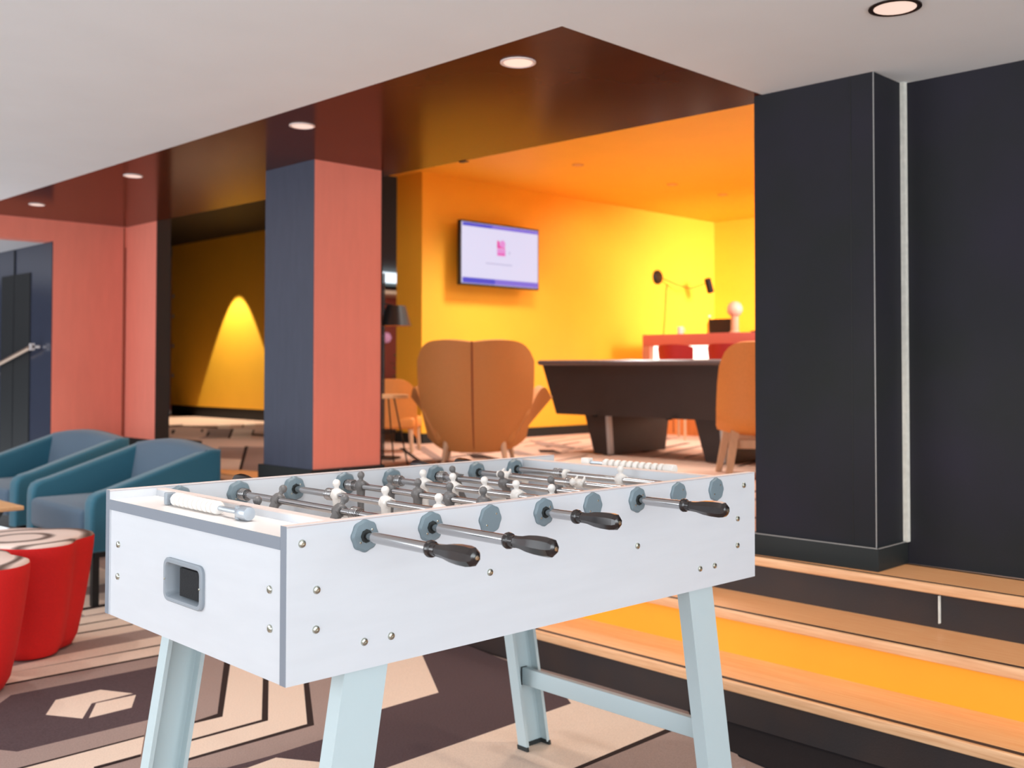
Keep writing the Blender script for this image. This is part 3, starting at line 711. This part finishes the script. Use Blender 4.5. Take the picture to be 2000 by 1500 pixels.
# pool table: local y along its length
pt = thing('pool_table', 'black pool table with tapered cabinet and aluminium edged legs', 'pool table', (6.45, 3.55, ZU))
PL, PW = 2.585, 1.05
b = MB(); rg = lambda e, z: [(e, e, z), (PW - e, e, z), (PW - e, PL - e, z), (e, PL - e, z)]
b.loft([rg(.10, .325), rg(.018, .735)], poolb); b.build('cabinet', pt, smooth=0)
b = MB(); b.loft([rg(-.0, .735), rg(-.012, .75), rg(-.012, .768), rg(0, .778)], poolr); b.build('top_rail', pt, smooth=0)
MB().box((.11, .11, .778), (PW - .11, PL - .11, .7795), felt).build('playing_cloth', pt)
for y in (.85, 1.945):   # two tapered end pedestals with an aluminium corner strip
    b = MB(); b.loft([[(.13, y, .34), (.96, y, .34), (.96, y + .25, .34), (.13, y + .25, .34)], [(.16, y, .012), (.90, y, .012), (.90, y + .17, .012), (.16, y + .17, .012)]], poolb)
    lg = b.build('pedestal', pt, smooth=0)
    b = MB(); b.loft([[(.122, y - .012, .335), (.165, y - .012, .335), (.165, y + .02, .335), (.122, y + .02, .335)], [(.152, y - .012, .012), (.195, y - .012, .012), (.195, y + .02, .012), (.152, y + .02, .012)]], silver)
    b.build('edge_trim', lg, smooth=0)
    MB().lathe([(.03, 0), (.035, .006), (.02, .014)], 14, blackm, T(.22, y + .08, 0)).build('foot', lg)
for y in (.5, 1.26, 2.0): MB().box((-.004 + .05, y, .33), (.07, y + .04, .318), blackm).build('bracket', pt)

# shell chair in front of the pool table
shc = thing('shell_chair', 'orange upholstered shell chair with beech legs beside the charcoal column', 'chair', (6.08, 3.80, ZU), math.radians(38))
def shell(u, v):
    if v < .35:
        t = v / .35; zz = .40 - .02 * math.sin(t * PI) + .07 * abs(u) ** 3; xx = .24 - .42 * t; w = .21 + .03 * t
    else:
        t = (v - .35) / .65; zz = .40 + .47 * t + .07 * abs(u) ** 3 * (1 - t) - .13 * abs(u) ** 5 * t; xx = -.18 - .13 * t - .05 * math.sin(t * PI) ; w = .24 - .02 * t * t
    return (xx + .10 * abs(u) ** 2 * (1 if v > .3 else 0), -u * w, zz)
def shell2(u, v):
    P0 = [(.26, .40), (.05, .375), (-.12, .345), (-.20, .30), (-.255, .36), (-.265, .50), (-.285, .66), (-.315, .80), (-.335, .885)]
    s = v * (len(P0) - 1); i = min(int(s), len(P0) - 2); f = s - i
    x = P0[i][0] * (1 - f) + P0[i + 1][0] * f; z = P0[i][1] * (1 - f) + P0[i + 1][1] * f
    w = .235 + .02 * math.sin(v * PI)
    x += .13 * abs(u) ** 2.2 * (1 if v > .4 else v / .4); z -= .11 * abs(u) ** 5 * max(0, v - .6) / .4 ; z += .05 * abs(u) ** 2.5 * (1 - v)
    return (x, -u * w, z)
grid_shell(shell2, 20, 24, .022, tan2).build('shell', shc, smooth=70)
MB().box((-.18, -.16, .19), (-.13, .16, .25), ash, bev=.006).box((.13, -.16, .22), (.18, .16, .28), ash, bev=.006).box((-.14, -.02, .215), (.14, .02, .265), ash).build('seat_frame', shc)
for x, y in ((-.15, .15), (-.15, -.15), (.19, .17), (.19, -.17)):
    b = MB(); x2 = x + (-.10 if x < 0 else .07); y2 = y * 1.35
    b.loft([[(x - .03, y - .028, .31), (x + .03, y - .028, .31), (x + .03, y + .028, .31), (x - .03, y + .028, .31)], [(x2 - .018, y2 - .02, 0), (x2 + .018, y2 - .02, 0), (x2 + .018, y2 + .02, 0), (x2 - .018, y2 + .02, 0)]], ash); b.build('leg', shc)

# reception counter
dk = thing('reception_counter', 'red topped reception counter with glowing white front and wood base', 'counter', (9.18, 3.37, ZU))
MB().box((0, 0, .955), (.62, 3.8, 1.08), deskred, bev=.004).build('counter_top', dk)
MB().box((0, 3.70, 0), (.60, 3.8, .955), mat('counter_side', (190, 120, 96), .5)).build('side_panel', dk)
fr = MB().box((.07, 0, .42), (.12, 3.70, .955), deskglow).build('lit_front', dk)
MB().box((.03, 0, 0), (.12, 3.70, .42), deskwood).build('wood_front', dk)
for i in range(8): MB().box((.028, .25 + i * .45, .02), (.0305, .262 + i * .45, .41), seam).build('front_joint', dk)
def barchair(y, label):
    t = thing('bar_chair', label, 'chair', (8.80, y, ZU), 0, 'red chairs at the counter')
    def f(u, v):
        return (-.16 + .10 * abs(u) ** 2 - .03 * v, -u * (.185 + .022 * v) , .62 + .335 * v - .03 * abs(u) ** 4)
    grid_shell(f, 12, 8, .025, redseat).build('backrest', t, smooth=60)
    MB().box((-.17, -.18, .58), (.17, .18, .63), redseat, bev=.02).build('seat', t)
    for x, yy in ((-.15, .15), (-.15, -.15), (.15, .15), (.15, -.15)): MB().tube([(x, yy, .6), (x * 1.3, yy * 1.2, 0)], .013, ash, 8).build('leg', t)
barchair(6.37, 'dark red bar chair at the left of the counter'); barchair(5.76, 'dark red bar chair half hidden behind the orange shell chair')
zd = ZU + 1.08
lp = thing('laptop', 'black screen standing open on the red counter', 'laptop', (9.42, 6.31, zd), 0)
b = MB(); b.loft([[(0, -.15, .012), (.008, -.15, .012), (.008, .15, .012), (0, .15, .012)], [(.05, -.18, .16), (.058, -.18, .16), (.058, .19, .16), (.05, .19, .16)]], blk); b.build('screen', lp)
MB().box((.0, -.15, 0), (.16, .15, .012), blk, bev=.003).build('base', lp)
lm = thing('table_lamp', 'pale globe lamp on a cylindrical stand on the red counter', 'lamp', (9.30, 6.06, zd))
MB().lathe([(.055, 0), (.055, .012), (.042, .02), (.040, .17), (.03, .175)], 20, mat('lamp_stand', (206, 160, 130), .4)).build('stand', lm)
MB().lathe([(.02 + .0, .165)] + [(.082 * math.sin(PI * i / 10 * .94 + .19), .245 - .082 * math.cos(PI * i / 10 * .94 + .19)) for i in range(11)], 24, pinkw).build('globe', lm)
mg = thing('mug', 'small pale cup at the left end of the red counter', 'cup', (9.40, 6.82, zd))
MB().lathe([(.03, 0), (.034, .004), (.036, .085), (.034, .088), (.030, .084), (.028, .008), (.001, .007)], 20, cream).build('cup_body', mg)
MB().tube([(0, -.034, .07), (0, -.056, .062), (0, -.056, .03), (0, -.034, .02)], .005, cream, 6).build('handle', mg)
ph = MB().box((-.05, -.09, 0), (.06, .09, .022), blk, bev=.006).build('desk_phone', None, (9.42, 5.83, zd)); tag(ph, 'low dark telephone lying on the red counter', 'telephone')
bt = thing('bottle', 'small amber bottle behind the open laptop', 'bottle', (9.66, 6.62, zd))
MB().lathe([(.028, 0), (.03, .01), (.03, .12), (.012, .16), (.012, .2), (.001, .2)], 16, mat('amber_glass', (226, 150, 40), .2)).build('bottle_body', bt)
MB().lathe([(.014, .195), (.014, .215), (.001, .216)], 12, cream).build('cap', bt)

# swing arm wall lamp
wlp = thing('wall_lamp', 'black swing arm wall lamp on the yellow wall near the corner', 'wall lamp', (10.01, 7.6, 2.23))
MB().lathe([(.085, 0), (.085, .02), (.07, .035), (.02, .04), (.001, .04)], 28, blackm, T(0, 0, 0, PI / 2, 0, 0)).build('wall_plate', wlp)
thinb = mat('thin_arm', (104, 66, 22), .4, metal=.3)
MB().tube([(0, -.04, 0), (.22, -.12, -.08), (.34, -.24, -.13), (.50, -.36, -.06)], .006, thinb, 8).build('arm', wlp)
MB().tube([(.17, -.02, -.08), (.13, -.02, -.50), (.10, -.02, -.72)], .005, thinb, 6).build('cord', wlp)
MB().lathe([(.035, -.09), (.042, -.085), (.042, .085), (.035, .09)], 20, blackm, T(.52, -.38, -.09, 0, -.42, 0)).build('lamp_head', wlp)

# television
tv = thing('television', 'wall television showing a magenta logo on a pale screen', 'television', (6.70, 7.42, 1.944))
TW, TH = 1.09, .625
MB().box((0, 0, 0), (TW, .045, TH), blk, bev=.006).build('housing', tv)
MB().box((.3, .045, .15), (.8, .177, .45), blackm).build('wall_bracket', tv)
sc = MB().box((.018, -.002, .018), (TW - .018, 0, TH - .018), scrw).build('screen', tv)
MB().box((.03, -.003, TH - .055), (.42, -.002, TH - .022), scrb).box((.42, -.003, TH - .055), (TW - .02, -.002, TH - .022), scrv).build('top_banner', sc)
MB().box((.03, -.003, .022), (.46, -.002, .075), scrb).box((.46, -.003, .022), (TW - .02, -.002, .075), scrv).build('bottom_banner', sc)
lg = MB()
cx, cz, s = .49, .385, .05
lg.prism([(cx, cz), (cx + .11, cz), (cx + .11, cz + .012), (cx + .03, cz + .03), (cx + .035, cz + .06), (cx + .02, cz + .075), (cx, cz + .075)], 0, .001, scrm, Matrix(((1, 0, 0, 0), (0, 0, 1, -.0034), (0, 1, 0, 0), (0, 0, 0, 1))))
lg.lathe([(.038, 0), (.038, .001)], 20, scrp, T(cx + .075, -.003, cz + .045, PI / 2, 0, 0))
lg.box((cx, -.003, cz - .075), (cx + .115, -.002, cz - .005), scrp)
lg.box((cx + .01, -.0035, cz - .062), (cx + .105, -.0025, cz - .05), scrm)
lg.build('logo', sc)
MB().box((.34, -.003, .222), (.70, -.002, .232), scrg).box((.655, -.003, .335), (.67, -.002, .36), scrg).build('caption_line', sc)

# floor lamp, small side table and lounge chair beyond the column
flp = thing('floor_lamp', 'black floor lamp with a tapered shade beside the coral column', 'floor lamp', (5.144, 6.593, ZU))
MB().lathe([(.14, 0), (.14, .012), (.02, .02), (.001, .02)], 28, blackm).build('base', flp)
MB().tube([(0, 0, .01), (0, 0, 1.46)], .0095, blackm, 10).build('pole', flp)
MB().tube([(0, 0, 1.22), (.068, -.065, 1.20)], .007, blackm, 8).build('arm', flp)
sh = MB().lathe([(.076, 1.202), (.123, 1.043), (.120, 1.043), (.074, 1.199)], 28, blk, T(.068, -.068, 0)).build('lamp_shade', flp)
MB().lathe([(.119, 1.044), (.073, 1.197)], 28, mat('shade_lining', (220, 130, 50), .5), T(.068, -.068, 0)).build('shade_lining', sh)
s2 = thing('side_table', 'small round wood topped table on thin black wire legs', 'table', (4.82, 6.17, ZU))
MB().lathe([(.175, .488), (.18, .492), (.18, .512), (.175, .515), (.001, .515)], 36, tabtop).build('table_top', s2)
for i in range(4):
    a = i * PI / 2 + .5; c_, s_ = math.cos(a), math.sin(a)
    MB().tube([(.08 * c_, .08 * s_, .49), (.19 * c_, .19 * s_, .0)], .006, blackm, 6).build('leg', s2)
MB().tube([(.135 * math.cos(2 * PI * i / 24), .135 * math.sin(2 * PI * i / 24), .24) for i in range(25)], .005, blackm, 6).build('ring', s2)
oc = thing('lounge_chair', 'low orange lounge chair behind the small round table', 'chair', (5.60, 7.03, ZU), math.radians(40))
def ocf(u, v): return (-.12 + .08 * abs(u) ** 2 - .05 * v, -u * .2, .22 + .40 * v - .10 * abs(u) ** 4)
grid_shell(ocf, 14, 8, .03, tan2).build('backrest', oc, smooth=60)
MB().box((-.15, -.2, .20), (.25, .2, .30), tan2, bev=.03).build('seat', oc)
for x, y in ((-.1, .16), (-.1, -.16), (.2, .16), (.2, -.16)): MB().tube([(x, y, .22), (x * 1.2, y * 1.1, 0)], [.022, .016], ash, 8).build('leg', oc)

# far end of the hall
lb = MB().box((11.6, 15.9, 2.72), (14.2, 16.5, 3.0), mat('light_box_frame', (120, 140, 150), .5)).box((11.7, 15.89, 2.78), (14.1, 15.9, 2.98), mat('light_box', (220, 235, 245), .5, emit=1.0)).build('light_box')
tag(lb, 'long pale light box under the dark ceiling far down the hall', 'light')
shf = MB().box((11.8, 15.8, 2.56), (14, 16.6, 2.63), mat('shelf_pale', (226, 190, 160), .5)).build('shelf'); tag(shf, 'pale shelf below the light box far down the hall', 'shelf')
pl = thing('potted_plant', 'green leafy plant before the far red wall', 'plant', (12.75, 15.6, ZU))
MB().lathe([(.16, 0), (.2, .02), (.22, .42), (.19, .44), (.001, .40)], 20, mat('plant_pot', (60, 52, 50), .5)).build('pot', pl)
random.seed(5); b = MB()
for i in range(70):
    a = random.uniform(0, 2 * PI); h = random.uniform(.45, 1.0); r = random.uniform(.05, .38); s = random.uniform(.06, .11)
    c0 = Vector((r * math.cos(a), r * math.sin(a), h)); d = Vector((math.cos(a), math.sin(a), random.uniform(-.3, .8))).normalized() * s; w = Vector((-math.sin(a), math.cos(a), random.uniform(-.3, .3))) * s * .4
    b.add([tuple(c0 - d), tuple(c0 + w), tuple(c0 + d), tuple(c0 - w)], [(0, 1, 2, 3)], leaf)
fo = b.build('foliage', pl, smooth=0); fo['kind'] = 'stuff'
for i, (x, z, c_) in enumerate(((12.6, 1.95, (200, 210, 230)), (12.9, 1.75, (220, 150, 180)), (12.35, 1.6, (190, 200, 205)))):
    o = MB().lathe([(.001, -.11), (.07, -.08), (.11, 0), (.07, .08), (.001, .11)], 14, mat('wall_ornament_%d' % i, c_, .5, emit=.2)).build('wall_ornament', None, (x, 16.45, z)); tag(o, ('pale blue', 'pink', 'greyish')[i] + ' round ornament on the far red wall', 'ornament')
sg = MB().box((6.35, 15.15, 2.20), (6.75, 15.19, 2.30), mat('sign_pale', (120, 116, 96), .5, emit=.1)).build('wall_sign'); tag(sg, 'small pale sign on the black hall wall', 'sign')
